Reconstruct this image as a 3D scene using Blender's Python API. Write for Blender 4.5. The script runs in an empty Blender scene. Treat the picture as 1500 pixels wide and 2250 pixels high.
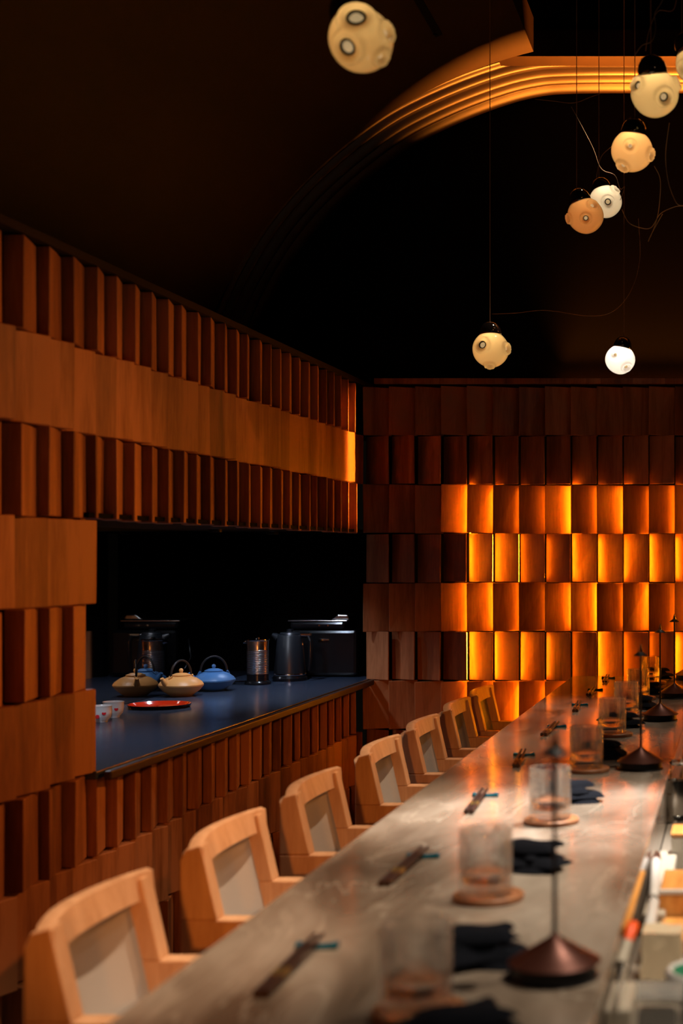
import bpy, bmesh, math, random
from mathutils import Vector, Matrix, Euler
random.seed(7)
S = bpy.context.scene
C = S.collection
PI = math.pi
R = math.radians
F = 3200.0            # focal length in pixels of a 1500 px wide frame
VX, VY = 1620.0, 1215.0
EYE = 1.59
BAR = 1.05            # bar top height

# ------------------------------------------------------------------ camera, world, lights, exposure
cd = bpy.data.cameras.new('camera'); cam = bpy.data.objects.new('camera', cd); C.objects.link(cam)
cam.location = (0, 0, EYE); cam.rotation_euler = (R(90), 0, 0)
cd.sensor_fit = 'HORIZONTAL'; cd.sensor_width = 36; cd.lens = F/1500*36
cd.shift_x = -(VX-750)/1500; cd.shift_y = (VY-1125)/1500
cd.clip_start = .05
cd.dof.use_dof = True; cd.dof.focus_distance = 5.6; cd.dof.aperture_fstop = 4.6
S.camera = cam
S.view_settings.view_transform = 'Standard'; S.view_settings.look = 'None'
S.view_settings.gamma = 1; S.view_settings.use_curve_mapping = False
S.view_settings.exposure = 0
w = bpy.data.worlds.new('world'); S.world = w; w.use_nodes = True
w.node_tree.nodes['Background'].inputs[0].default_value = (1, .75, .55, 1)
w.node_tree.nodes['Background'].inputs[1].default_value = .002

def light(kind, name, loc, target, power, color, size=.1, spot=60, blend=.4, sy=None, spread=None):
    l = bpy.data.lights.new(name, kind); o = bpy.data.objects.new(name, l); C.objects.link(o)
    o.location = loc
    if target is not None:
        o.rotation_euler = (Vector(target)-Vector(loc)).to_track_quat('-Z', 'Y').to_euler()
    l.energy = power; l.color = color
    if kind == 'SPOT':
        l.spot_size = R(spot); l.spot_blend = blend; l.shadow_soft_size = size
    elif kind == 'AREA':
        l.size = size
        if sy: l.shape = 'RECTANGLE'; l.size_y = sy
        if spread: l.spread = R(spread)
    else:
        l.shadow_soft_size = size
    return o
WARM = (1, .84, .65)
ORANGE = (1, .40, .12)
# ceiling spots over the counter (warm white)
light('SPOT', 'bar_spot', (.45, 3.3, 3.9), (-.18, 2.95, 1.05), 330, WARM, .03, 34, .9)
light('SPOT', 'bar_spot', (.35, 3.3, 3.9), (-.33, 3.0, 1.05), 1400, (1, .95, .88), .03, 18, 1)
light('SPOT', 'kitchen_fill', (.95, 2.6, 2.9), (-.08, 2.9, .95), 22, (1, .82, .62), .04, 60, .9)  # fill added on the kitchen side to lift the dark strip by the bar
light('SPOT', 'bar_spot', (.55, 4.7, 3.9), (-.20, 4.7, 1.05), 110, WARM, .03, 36, .9)
light('SPOT', 'bar_spot', (.65, 2.2, 3.6), (.05, 2.15, 1.0), 260, WARM, .03, 36, .9)
light('SPOT', 'bar_spot', (.50, 1.5, 3.6), (-.45, 1.6, 1.05), 30, WARM, .04, 50, .9)
# row of spots towards the stools
for yy, p in ((2.0, 48), (3.0, 52), (4.1, 40), (5.0, 18)):
    light('SPOT', 'stool_spot', (-.42, yy+.28, 3.5), (-1.0, yy, .95), p*5.6, (1, .72, .48), .03, 30, .9)
# warm wall wash from the room side
for yy, p in ((2.5, 210), (3.4, 200), (4.4, 105), (5.5, 42)):
    light('SPOT', 'warm_wash', (2.4, yy+1.3, 3.3), (-1.66, yy, 1.42), p, (1, .34, .07), .05, 27, .6)
light('SPOT', 'warm_wash', (-.35, -.8, 1.65), (-1.12, 4.0, .90), 200, (1,.30,.04), .08, 17, .9)  # orange fill added near the camera for the chair sides
light('SPOT', 'warm_wash', (.9, 1.2, 3.3), (.2, 6.5, 1.7), 3, (1, .55, .32), .15, 50, 1)
# narrow strip light added out of view to brighten the left wall's corner
light('AREA', 'corner_fill', (1.75, 6.30, 2.0), (-1.66, 6.29, 2.0), 1.3, (1, .32, .03), .012, sy=.5, spread=3.5)
light('SPOT', 'kitchen_fill', (.75, .6, 2.7), (.02, 2.15, .98), 55, (1, .84, .64), .03, 26, .9)  # fill added from the camera side for the fronts of the kitchen items
# shelf niche downlights (cool)
light('SPOT', 'niche_spot', (-1.98, 5.52, 1.66), (-2.12, 5.72, 1.0), 14, (.80, .86, 1), .012, 132, .8)
light('SPOT', 'niche_spot', (-1.98, 4.35, 1.66), (-1.98, 4.35, 1.0), 13, (.80, .86, 1), .012, 132, .8)
light('SPOT', 'niche_spot', (-1.95, 6.20, 1.66), (-2.0, 6.25, 1.0), 9, (.66, .78, 1), .012, 120, .8)
# cove light behind the top of the end wall, shining up on the vault
light('AREA', 'cove_light', (.35, 6.605, 2.327), (.35, 6.0, 3.55), 230, (1, .24, .02), 2.3, sy=.006, spread=76)

# ------------------------------------------------------------------ helpers
def P(px, py, Y):
    return Vector(((px-VX)*Y/F, Y, EYE+(VY-py)*Y/F))
def on_plane(px, py, z=BAR):
    Y = F*(EYE-z)/(py-VY)
    return Vector(((px-VX)*Y/F, Y, z))

class MB:
    def __init__(s): s.bm = bmesh.new()
    def add(s, vs, fs, M=None):
        vv = [s.bm.verts.new((M @ Vector(v)) if M else v) for v in vs]
        for f in fs:
            try: s.bm.faces.new([vv[i] for i in f])
            except ValueError: pass
        return s
    def box(s, c, d, M=None, bev=0):
        x, y, z = c; a, b, e = d[0]/2, d[1]/2, d[2]/2
        vs = [(x-a,y-b,z-e),(x+a,y-b,z-e),(x+a,y+b,z-e),(x-a,y+b,z-e),(x-a,y-b,z+e),(x+a,y-b,z+e),(x+a,y+b,z+e),(x-a,y+b,z+e)]
        return s.add(vs, [(0,3,2,1),(4,5,6,7),(0,1,5,4),(1,2,6,5),(2,3,7,6),(3,0,4,7)], M)
    def lathe(s, prof, n=32, M=None, close=False):
        vs = []; fs = []; idx = []
        for (r, z) in prof:
            if r < 1e-6: idx.append([len(vs)]); vs.append((0,0,z))
            else:
                idx.append(list(range(len(vs), len(vs)+n)))
                vs += [(r*math.cos(2*PI*k/n), r*math.sin(2*PI*k/n), z) for k in range(n)]
        pairs = list(zip(idx, idx[1:]))
        if close: pairs.append((idx[-1], idx[0]))
        for a, b in pairs:
            for k in range(n):
                k2 = (k+1) % n
                q = [a[k % len(a)], a[k2 % len(a)], b[k2 % len(b)], b[k % len(b)]]
                u = []
                for i in q:
                    if i not in u: u.append(i)
                if len(u) > 2: fs.append(u)
        return s.add(vs, fs, M)
    def prism(s, poly, y0, y1, axis='y', M=None):
        n = len(poly)
        def m(p, t):
            if axis == 'y': return (p[0], t, p[1])
            if axis == 'x': return (t, p[0], p[1])
            return (p[0], p[1], t)
        vs = [m(p, y0) for p in poly]+[m(p, y1) for p in poly]
        fs = [tuple(range(n)), tuple(range(2*n-1, n-1, -1))]+[(i, i+n, (i+1) % n+n, (i+1) % n) for i in range(n)]
        return s.add(vs, fs, M)
    def tube(s, pts, r, n=8, M=None, closed=False):
        pts = [Vector(p) for p in pts]; m = len(pts); vs = []; fs = []
        up = Vector((0, 0, 1)); prev = None
        for i, p in enumerate(pts):
            if closed: d = pts[(i+1) % m]-pts[(i-1) % m]
            else: d = pts[min(i+1, m-1)]-pts[max(i-1, 0)]
            d.normalize()
            if prev is None:
                a = d.orthogonal().normalized()
            else:
                a = (prev-d*prev.dot(d)).normalized()
            prev = a; b = d.cross(a)
            rr = r[i] if isinstance(r, (list, tuple)) else r
            vs += [p+(a*math.cos(2*PI*k/n)+b*math.sin(2*PI*k/n))*rr for k in range(n)]
        for i in range(m if closed else m-1):
            for k in range(n):
                k2 = (k+1) % n; j = (i+1) % m
                fs.append((i*n+k, i*n+k2, j*n+k2, j*n+k))
        if not closed: fs += [tuple(range(n-1, -1, -1)), tuple(range((m-1)*n, m*n))]
        return s.add(vs, fs, M)
    def grid(s, fn, nu, nv, M=None):
        vs = [fn(i/nu, j/nv) for i in range(nu+1) for j in range(nv+1)]
        fs = [(i*(nv+1)+j, (i+1)*(nv+1)+j, (i+1)*(nv+1)+j+1, i*(nv+1)+j+1) for i in range(nu) for j in range(nv)]
        return s.add(vs, fs, M)
    def bevel(s, off, seg=2):
        bmesh.ops.bevel(s.bm, geom=list(s.bm.edges), offset=off, segments=seg, affect='EDGES', profile=.5)
        return s
    def build(s, name, mat, parent=None, smooth=False, loc=None, bev=0, sub=0, solid=0):
        bmesh.ops.recalc_face_normals(s.bm, faces=s.bm.faces)
        me = bpy.data.meshes.new(name); s.bm.to_mesh(me); s.bm.free()
        o = bpy.data.objects.new(name, me); C.objects.link(o)
        me.materials.append(mat)
        if smooth:
            for p in me.polygons: p.use_smooth = True
            if smooth != 'all':
                me.set_sharp_from_angle(angle=R(smooth if smooth is not True else 35))
        if parent is not None: o.parent = parent
        if loc is not None: o.location = loc
        if solid:
            m = o.modifiers.new('solid', 'SOLIDIFY'); m.thickness = solid; m.offset = 0
        if bev:
            m = o.modifiers.new('bevel', 'BEVEL'); m.width = bev; m.segments = 2; m.limit_method = 'ANGLE'; m.angle_limit = R(40)
        if sub:
            m = o.modifiers.new('sub', 'SUBSURF'); m.levels = sub; m.render_levels = sub
        return o

def tag(o, label, cat, group=None, kind=None):
    o['label'] = label; o['category'] = cat
    if group: o['group'] = group
    if kind: o['kind'] = kind
    return o
def struct(o):
    o['kind'] = 'structure'; return o
def thing(name, label, cat, loc=(0,0,0), rz=0, group=None):
    o = bpy.data.objects.new(name, None); C.objects.link(o)
    o.location = loc; o.rotation_euler = (0, 0, rz); o.empty_display_size = .1
    return tag(o, label, cat, group)
def dup(root, loc, label, rz=None):
    def cp(o, parent):
        c = o.copy(); C.objects.link(c); c.parent = parent
        for ch in list(kids.get(o, ())): cp(ch, c)
        return c
    kids = {}
    for o in C.objects:
        if o.parent: kids.setdefault(o.parent, []).append(o)
    r = cp(root, None); r.location = loc; r['label'] = label
    if rz is not None: r.rotation_euler = (0, 0, rz)
    return r

# ------------------------------------------------------------------ materials
def new_mat(name):
    m = bpy.data.materials.new(name); m.use_nodes = True
    nt = m.node_tree; b = nt.nodes['Principled BSDF']
    return m, nt, b
def mat(name, col, rough=.5, metal=0, spec=.5, trans=0, ior=1.45, coat=0, coat_r=.1, emit=None, es=0, bump=0, bscale=200, sheen=0):
    m, nt, b = new_mat(name)
    b.inputs['Base Color'].default_value = (*col, 1)
    b.inputs['Roughness'].default_value = rough; b.inputs['Metallic'].default_value = metal
    b.inputs['Specular IOR Level'].default_value = spec; b.inputs['Transmission Weight'].default_value = trans
    b.inputs['IOR'].default_value = ior; b.inputs['Coat Weight'].default_value = coat; b.inputs['Coat Roughness'].default_value = coat_r
    b.inputs['Sheen Weight'].default_value = sheen
    if emit: b.inputs['Emission Color'].default_value = (*emit, 1); b.inputs['Emission Strength'].default_value = es
    if bump:
        tc = nt.nodes.new('ShaderNodeTexCoord'); n = nt.nodes.new('ShaderNodeTexNoise'); n.inputs['Scale'].default_value = bscale
        n.inputs['Detail'].default_value = 4
        bp = nt.nodes.new('ShaderNodeBump'); bp.inputs['Strength'].default_value = bump; bp.inputs['Distance'].default_value = .002
        nt.links.new(tc.outputs['Object'], n.inputs['Vector']); nt.links.new(n.outputs['Fac'], bp.inputs['Height'])
        nt.links.new(bp.outputs['Normal'], b.inputs['Normal'])
    return m
def wood(name, dark, mid, lite, scale=(14, 14, 1.2), rough=.5, island=True, spec=.35, grain=1.0, bump=.25):
    m, nt, b = new_mat(name); N = nt.nodes; L = nt.links
    tc = N.new('ShaderNodeTexCoord'); geo = N.new('ShaderNodeNewGeometry')
    mp = N.new('ShaderNodeMapping'); mp.inputs['Scale'].default_value = scale
    addv = N.new('ShaderNodeVectorMath'); addv.operation = 'ADD'
    sc = N.new('ShaderNodeVectorMath'); sc.operation = 'SCALE'; sc.inputs['Scale'].default_value = 37.0
    comb = N.new('ShaderNodeCombineXYZ')
    L.new(geo.outputs['Random Per Island'], comb.inputs[0]); L.new(geo.outputs['Random Per Island'], comb.inputs[2])
    L.new(comb.outputs[0], sc.inputs[0]); L.new(tc.outputs['Object'], mp.inputs['Vector'])
    L.new(mp.outputs[0], addv.inputs[0]); L.new(sc.outputs[0], addv.inputs[1])
    n1 = N.new('ShaderNodeTexNoise'); n1.inputs['Scale'].default_value = 1.0; n1.inputs['Detail'].default_value = 5; n1.inputs['Distortion'].default_value = .6
    L.new(addv.outputs[0], n1.inputs['Vector'])
    n2 = N.new('ShaderNodeTexNoise'); n2.inputs['Scale'].default_value = 9.0; n2.inputs['Detail'].default_value = 3
    L.new(addv.outputs[0], n2.inputs['Vector'])
    ma = N.new('ShaderNodeMath'); ma.operation = 'MULTIPLY_ADD'; ma.inputs[1].default_value = .35*grain; 
    L.new(n2.outputs['Fac'], ma.inputs[0]); L.new(n1.outputs['Fac'], ma.inputs[2])
    mb_ = N.new('ShaderNodeMath'); mb_.operation = 'MULTIPLY_ADD'; mb_.inputs[1].default_value = .34 if island else 0
    L.new(geo.outputs['Random Per Island'], mb_.inputs[0]); L.new(ma.outputs[0], mb_.inputs[2])
    ramp = N.new('ShaderNodeValToRGB'); e = ramp.color_ramp.elements
    e[0].position = .45; e[0].color = (*dark, 1); e[1].position = 1.05; e[1].color = (*lite, 1)
    k = ramp.color_ramp.elements.new(.78); k.color = (*mid, 1)
    L.new(mb_.outputs[0], ramp.inputs[0]); L.new(ramp.outputs[0], b.inputs['Base Color'])
    bp = N.new('ShaderNodeBump'); bp.inputs['Strength'].default_value = bump; bp.inputs['Distance'].default_value = .001
    L.new(n2.outputs['Fac'], bp.inputs['Height']); L.new(bp.outputs[0], b.inputs['Normal'])
    b.inputs['Roughness'].default_value = rough; b.inputs['Specular IOR Level'].default_value = spec
    return m
def emis(name, col, s):
    m = bpy.data.materials.new(name); m.use_nodes = True; nt = m.node_tree; nt.nodes.clear()
    e = nt.nodes.new('ShaderNodeEmission'); e.inputs[0].default_value = (*col, 1); e.inputs[1].default_value = s
    o = nt.nodes.new('ShaderNodeOutputMaterial'); nt.links.new(e.outputs[0], o.inputs[0]); return m

M = {}
M['clad'] = wood('cladding_cedar', (.12, .038, .014), (.30, .105, .036), (.46, .18, .07), (16, 16, 1.6))
M['vault'] = wood('vault_veneer', (.008, .003, .0013), (.015, .006, .0024), (.024, .0095, .004), (3, .8, 3), .6, False, .15)
M['mould'] = wood('moulding_wood', (.006, .0025, .0012), (.016, .0065, .0026), (.028, .011, .005), (2, 10, 6), .42, False, .5)
M['chairwood'] = wood('chair_oak', (.50, .27, .14), (.66, .40, .23), (.74, .47, .28), (16, 16, 2.2), .42, False, .4)
M['black'] = mat('black_paint', (.002, .002, .0022), .9, spec=.1)
M['darkboard'] = mat('dark_backing', (.02, .01, .006), .8, spec=.2)
M['floor'] = wood('floor_boards', (.03, .018, .012), (.05, .03, .02), (.07, .04, .03), (6, 1, 6), .5, False)
M['mirror'] = mat('smoked_mirror', (.30, .27, .24), .03, 1)
M['counterblue'] = mat('dark_honed_stone', (.036, .050, .082), .22, spec=.8, bump=.04, bscale=300)
M['led'] = emis('led_amber', (1, .30, .006), 92)
M['led_dim'] = emis('led_amber_dim', (1, .27, .005), 26)
M['lens'] = emis('cool_lens', (.8, .9, 1), 2)
M['greyleather'] = mat('grey_leather', (.42, .40, .38), .55, spec=.4, bump=.2, bscale=120)
M['blacksteel'] = mat('black_steel', (.02, .02, .022), .4, .6)
M['rosebronze'] = mat('bronze_paint', (.075, .022, .014), .38, .55, bump=.05)
M['glass'] = mat('clear_glass', (1, 1, 1), .0, trans=1, ior=1.48)
def thin_glass():
    m = bpy.data.materials.new('thin_clear_glass'); m.use_nodes = True; nt = m.node_tree; nt.nodes.clear(); N = nt.nodes; L = nt.links
    t = N.new('ShaderNodeBsdfTransparent'); t.inputs[0].default_value = (.97, .97, .97, 1)
    g = N.new('ShaderNodeBsdfGlossy'); g.inputs['Roughness'].default_value = .03
    fr = N.new('ShaderNodeFresnel'); ge = N.new('ShaderNodeNewGeometry'); mi = N.new('ShaderNodeMath'); mi.operation = 'MULTIPLY_ADD'; mi.inputs[1].default_value = 1/1.45-1.45; mi.inputs[2].default_value = 1.45
    L.new(ge.outputs['Backfacing'], mi.inputs[0]); L.new(mi.outputs[0], fr.inputs[0])
    mx = N.new('ShaderNodeMixShader'); o = N.new('ShaderNodeOutputMaterial')
    m1 = N.new('ShaderNodeMixShader'); m1.inputs[0].default_value = .42; gl_ = N.new('ShaderNodeBsdfGlass'); gl_.inputs['IOR'].default_value = 1.45
    m3 = N.new('ShaderNodeMixShader'); m3.inputs[0].default_value = .008; df = N.new('ShaderNodeBsdfDiffuse')
    L.new(t.outputs[0], m1.inputs[1]); L.new(gl_.outputs[0], m1.inputs[2]); L.new(m1.outputs[0], m3.inputs[1]); L.new(df.outputs[0], m3.inputs[2])
    L.new(m3.outputs[0], o.inputs[0])
    return m
M['thinglass'] = thin_glass()
M['water'] = mat('water', (1, 1, 1), .0, trans=1, ior=1.33)
M['coaster'] = wood('coaster_wood', (.22, .08, .035), (.38, .16, .07), (.5, .24, .11), (10, 60, 10), .5, False)
M['cloth'] = mat('navy_black_cloth', (.006, .007, .011), .95, spec=.1, bump=.5, bscale=500)
M['lacquerdark'] = mat('dark_lacquer', (.028, .010, .007), .45)
M['teal'] = mat('teal_glaze', (.005, .09, .14), .12, coat=.8)
M['gold'] = mat('gold_band', (.28, .19, .07), .35, .8)
M['steel'] = mat('brushed_steel', (.62, .60, .57), .22, 1)
M['chrome'] = mat('chrome', (.75, .75, .75), .08, 1)
M['blackplastic'] = mat('black_plastic', (.006, .006, .007), .2, spec=.5)
M['blacksatin'] = mat('black_satin_metal', (.012, .014, .018), .36)
M['tancer'] = mat('tan_stoneware', (.68, .33, .10), .42, spec=.5, bump=.25, bscale=90)
M['bluecer'] = mat('blue_stoneware', (.05, .16, .38), .42, spec=.5, bump=.25, bscale=90)
M['porcelain'] = mat('white_porcelain', (.72, .70, .68), .2, coat=.5)
M['redlac'] = mat('red_lacquer', (.65, .035, .008), .12, coat=1)
M['redflower'] = mat('red_overglaze', (.6, .02, .03), .25)
M['cord'] = mat('copper_cord', (.34, .20, .12), .5, .3)
M['silvercord'] = mat('silver_braid', (.38, .30, .22), .4, .7)
M['capglass'] = mat('black_glass', (.008, .006, .006), .03, spec=.8, coat=1, coat_r=.02)
M['stonebox'] = mat('marbled_plastic', (.6, .57, .5), .4)
M['board'] = wood('cutting_board', (.52, .20, .045), (.72, .34, .09), (.82, .46, .16), (30, 3, 10), .4, False)
M['redsil'] = mat('orange_red_silicone', (.95, .10, .01), .4)
M['bone'] = mat('cream_handle', (.40, .35, .28), .4)
M['whiteplas'] = mat('white_plastic', (.55, .53, .51), .35)
M['wrap'] = mat('wrapped_block', (.80, .66, .46), .3, coat=1, coat_r=.08, bump=1, bscale=40)
M['greenrice'] = mat('green_liner', (.005, .16, .08), .5)
M['acrylic'] = mat('clear_acrylic', (.97, .95, .9), .05, trans=.85, ior=1.3)
M['marble'] = mat('pale_counter', (.26, .22, .18), .3)

def stone():
    m, nt, b = new_mat('leathered_quartzite'); N = nt.nodes; L = nt.links
    tc = N.new('ShaderNodeTexCoord'); mp = N.new('ShaderNodeMapping'); mp.inputs['Scale'].default_value = (2.4, .8, 1); mp.inputs['Rotation'].default_value = (0, 0, R(24))
    n1 = N.new('ShaderNodeTexNoise'); n1.inputs['Scale'].default_value = 2.6; n1.inputs['Detail'].default_value = 8; n1.inputs['Distortion'].default_value = .7
    L.new(tc.outputs['Object'], mp.inputs[0]); L.new(mp.outputs[0], n1.inputs['Vector'])
    r = N.new('ShaderNodeValToRGB'); e = r.color_ramp.elements
    e[0].position = .32; e[0].color = (.12, .085, .06, 1); e[1].position = .72; e[1].color = (.40, .34, .28, 1)
    k = e.new(.5); k.color = (.25, .195, .15, 1)
    L.new(n1.outputs['Fac'], r.inputs[0])
    n2 = N.new('ShaderNodeTexNoise'); n2.inputs['Scale'].default_value = 1.7; n2.inputs['Detail'].default_value = 4; n2.inputs['Distortion'].default_value = 2
    L.new(mp.outputs[0], n2.inputs['Vector'])
    r2 = N.new('ShaderNodeValToRGB'); q = r2.color_ramp.elements
    q[0].position = .485; q[0].color = (0, 0, 0, 1); q[1].position = .515; q[1].color = (0, 0, 0, 1); q2 = q.new(.5); q2.color = (1, 1, 1, 1)
    L.new(n2.outputs['Fac'], r2.inputs[0])
    mx = N.new('ShaderNodeMix'); mx.data_type = 'RGBA'; mx.inputs[7].default_value = (.55, .47, .38, 1)
    mm = N.new('ShaderNodeMath'); mm.operation = 'MULTIPLY'; mm.inputs[1].default_value = .28
    L.new(r2.outputs[0], mm.inputs[0]); L.new(mm.outputs[0], mx.inputs[0]); L.new(r.outputs[0], mx.inputs[6]); L.new(mx.outputs[2], b.inputs['Base Color'])
    b.inputs['Roughness'].default_value = .13; b.inputs['Specular IOR Level'].default_value = .42
    n3 = N.new('ShaderNodeTexNoise'); n3.inputs['Scale'].default_value = 22; n3.inputs['Detail'].default_value = 3
    L.new(tc.outputs['Object'], n3.inputs['Vector'])
    bp = N.new('ShaderNodeBump'); bp.inputs['Strength'].default_value = .05; bp.inputs['Distance'].default_value = .002
    L.new(n3.outputs['Fac'], bp.inputs['Height']); L.new(bp.outputs[0], b.inputs['Normal'])
    return m
M['stone'] = stone()

def globe_mat(name, col, gloss=.06):
    m = bpy.data.materials.new(name); m.use_nodes = True; nt = m.node_tree; nt.nodes.clear(); N = nt.nodes; L = nt.links
    t = N.new('ShaderNodeBsdfTranslucent'); t.inputs[0].default_value = (*col, 1)
    d = N.new('ShaderNodeBsdfDiffuse'); d.inputs[0].default_value = (col[0]*.5, col[1]*.5, col[2]*.5, 1)
    mx = N.new('ShaderNodeMixShader'); mx.inputs[0].default_value = .15
    g = N.new('ShaderNodeBsdfGlossy'); g.inputs['Roughness'].default_value = .04
    fr = N.new('ShaderNodeFresnel'); fr.inputs[0].default_value = 1.5
    m2 = N.new('ShaderNodeMixShader'); o = N.new('ShaderNodeOutputMaterial')
    L.new(t.outputs[0], mx.inputs[1]); L.new(d.outputs[0], mx.inputs[2]); L.new(fr.outputs[0], m2.inputs[0])
    L.new(mx.outputs[0], m2.inputs[1]); L.new(g.outputs[0], m2.inputs[2]); L.new(m2.outputs[0], o.inputs[0])
    return m
M['globe'] = globe_mat('amber_opal_glass', (.92, .62, .25))
M['globe_warm'] = globe_mat('honey_opal_glass', (.95, .50, .17))
M['bead'] = mat('lit_glass_bead', (.7, .5, .25), .08, coat=1, emit=(.95, .66, .32), es=.42)
M['globe_white'] = globe_mat('pale_opal_glass', (.95, .82, .60))

# ------------------------------------------------------------------ the room
ROW = .2194; COL = .1158; TOP = 2.335
ZR = [TOP-ROW*k for k in range(12)]
struct(MB().box((.8, 2.5, -.02), (7.0, 9.4, .04)).build('floor', M['floor']))
struct(MB().box((3.6, 2.5, 2.4), (.1, 9.4, 4.8)).build('wall_right', M['darkboard']))
struct(MB().box((.8, -2.1, 2.4), (7.0, .1, 4.8)).build('wall_front', M['darkboard']))
struct(MB().box((.8, 2.5, 4.72), (7.0, 9.4, .04)).build('ceiling', M['black']))

def tiles(mb, along, normal, origin, cols, rows, skip=None, T=.05, REC=.031, TW=.001):
    """shingles: even rows stand proud at the start of each tile, odd rows at its end"""
    A = Vector(along); Nn = Vector(normal); O = Vector(origin)
    for k in rows:
        z1 = ZR[k]-.0015; z0 = ZR[k+1]+.0015 if k < 10 else .0
        for c, (a0, a1) in enumerate(cols):
            if skip and skip(k, a0, a1): continue
            j = random.uniform(-.004, .004); dz = random.uniform(-.0025, .0025)
            pr = 0+j; re = -REC+j*.5+random.uniform(-.003, .003)
            d0, d1 = (pr, re) if k % 2 == 0 else (re, pr)
            g = .0012
            vs = []
            tw = random.uniform(-1, 1)*TW
            for z, s_ in ((z0+dz, -1), (z1+dz, 1)):
                for (a, d) in ((a0+g, d0-s_*tw), (a1-g, d1+s_*tw), (a1-g, d1-T+s_*tw), (a0+g, d0-T-s_*tw)):
                    v = O+A*a+Nn*d; vs.append((v.x, v.y, z))
            mb.add(vs, [(0,1,2,3),(7,6,5,4),(0,4,5,1),(1,5,6,2),(2,6,7,3),(3,7,4,0)])
    return mb
# end wall
BY = 6.49
cols_b = [(-1.671+COL*i, -1.671+COL*(i+1)) for i in range(0, 42)]
wb = bpy.data.objects.new('wall_back', None); C.objects.link(wb); struct(wb)
mb = tiles(MB(), (1,0,0), (0,-1,0), (0, BY, 0), cols_b, range(0, 11), T=.016, REC=.060, TW=.005); mb.bevel(.0022, 1)
mb.build('cladding_tile', M['clad'], wb)
MB().box((.98, 6.66, 1.17), (5.34, .06, 2.34)).build('backing_wall', M['black'], wb)
MB().box((.62, 6.66, 3.55), (6.2, .06, 2.4)).build('backing_wall', M['black'], wb)
# unseen boards added to stop light leaking from the cavity behind the tiles
MB().box((.98, 6.570, 2.19), (5.2, .01, .37)).build('cavity_baffle', M['darkboard'], wb)
MB().box((.98, 6.608, 2.03), (5.2, .045, .012)).build('cavity_baffle', M['darkboard'], wb)
MB().box((-1.25, 6.60, 1.3), (.012, .08, 1.5)).build('cavity_baffle', M['darkboard'], wb)
MB().box((.98, 6.59, .62), (5.2, .10, .012)).build('cavity_baffle', M['darkboard'], wb)
mb = MB()
for i in range(0, 36):
    x0 = .98-2.6+.005+i*.144
    mb.box((x0+.07, 6.488, 2.355), (.1425, .022+.004*(i % 3), .024))
mb.build('trim_1', M['clad'], None); struct(bpy.data.objects['trim_1'])
for k in range(2, 7):
    for i in range(4, 34):
        off = random.uniform(.005, .016)*(1 if k % 2 == 0 else -1)
        x = -1.671+COL*i+off
        MB().box((x, BY+.036+abs(off)*.35, (ZR[k]+ZR[k+1])/2), (.005, .004, ROW*random.uniform(.80, .98))).build('led_strip', random.choice((M['led'], M['led'], M['led_dim'])), wb)
# left wall
LX = -1.66
wl = bpy.data.objects.new('wall_left', None); C.objects.link(wl); struct(wl)
NY0, NY1 = 3.78, 7.0
cols_l = [(3.385, 3.52), (3.52, 3.65), (3.65, 3.78)]
cw = (6.46-3.78)/23
cols_l += [(3.78+cw*i, 3.78+cw*(i+1)) for i in range(23)]
cols_l += [(3.355-COL*(i+1), 3.355-COL*i) for i in range(40)]
mb = MB(); tiles(mb, (0,1,0), (1,0,0), (LX, 0, 0), [c for c in cols_l if c[0] > 6.05], range(0, 11), skip=lambda k, a, b: k in (3, 4, 5), T=.05, REC=.031)
mb = tiles(mb, (0,1,0), (1,0,0), (LX, 0, 0), [c for c in cols_l if c[0] <= 6.05], range(0, 11), skip=lambda k, a, b: k in (3, 4, 5) and a >= NY0-.01)
mb.bevel(.0022, 1); mb.build('cladding_tile', M['clad'], wl)
mb = MB()
mb.box((-1.78, .85, 1.17), (.04, 5.85, 2.34)); mb.box((-1.78, 5.2, .5), (.04, 2.85, 1.0)); mb.box((-1.78, 5.2, 2.02), (.04, 2.85, .64))
mb.build('backing_wall', M['darkboard'], wl)
MB().box((-2.07, 5.0, 2.345), (.82, 13.0, .02)).build('wall_cap', M['darkboard'], wl)
# niche in the left wall
nb = bpy.data.objects.new('wall_niche', None); C.objects.link(nb); struct(nb)
MB().box((-2.305, 5.40, 1.36), (.03, 3.3, .68)).build('mirror_panel', M['mirror'], nb)
MB().box((-2.0, 5.40, 1.688), (.66, 3.3, .012)).build('niche_ceiling', M['black'], nb)
MB().box((-2.0, NY0-.02, 1.36), (.62, .03, .68)).build('niche_side', M['clad'], nb)
MB().box((-1.96, NY1+.02, 1.36), (.72, .03, .68)).build('niche_side', M['black'], nb)
# countertop with dark timber edge
ct = thing('serving_countertop', 'dark blue-grey stone countertop in the niche of the shingled left wall', 'countertop', (-1.98, 5.28, 1.0))
MB().box((.008, .095, .014), (.63, 3.22, .022)).build('counter_slab', M['counterblue'], ct, bev=.003)
MB().box((.345, 0, .012), (.020, 3.0, .024)).build('edge_strip', M['lacquerdark'], ct, bev=.004)
# small recessed downlights in the niche ceiling
for y in (4.35, 5.52, 6.2):
    t = thing('niche_downlight', {4.35: 'small recessed downlight in the niche ceiling, nearest end', 5.52: 'small recessed downlight in the niche ceiling above the teapots', 6.2: 'small recessed downlight in the niche ceiling above the kettle'}[y], 'downlight', (-1.98, y, 1.668), 0, 'niche downlights')
    MB().lathe([(.014, .012), (.026, .012), (.026, .001), (.014, .001)], 24, close=True).build('trim_ring', M['blacksteel'], t, smooth=True)
    MB().lathe([(0, .006), (.010, .006), (.010, .009), (0, .009)], 20).build('lens', M['lens'], t)

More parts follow.
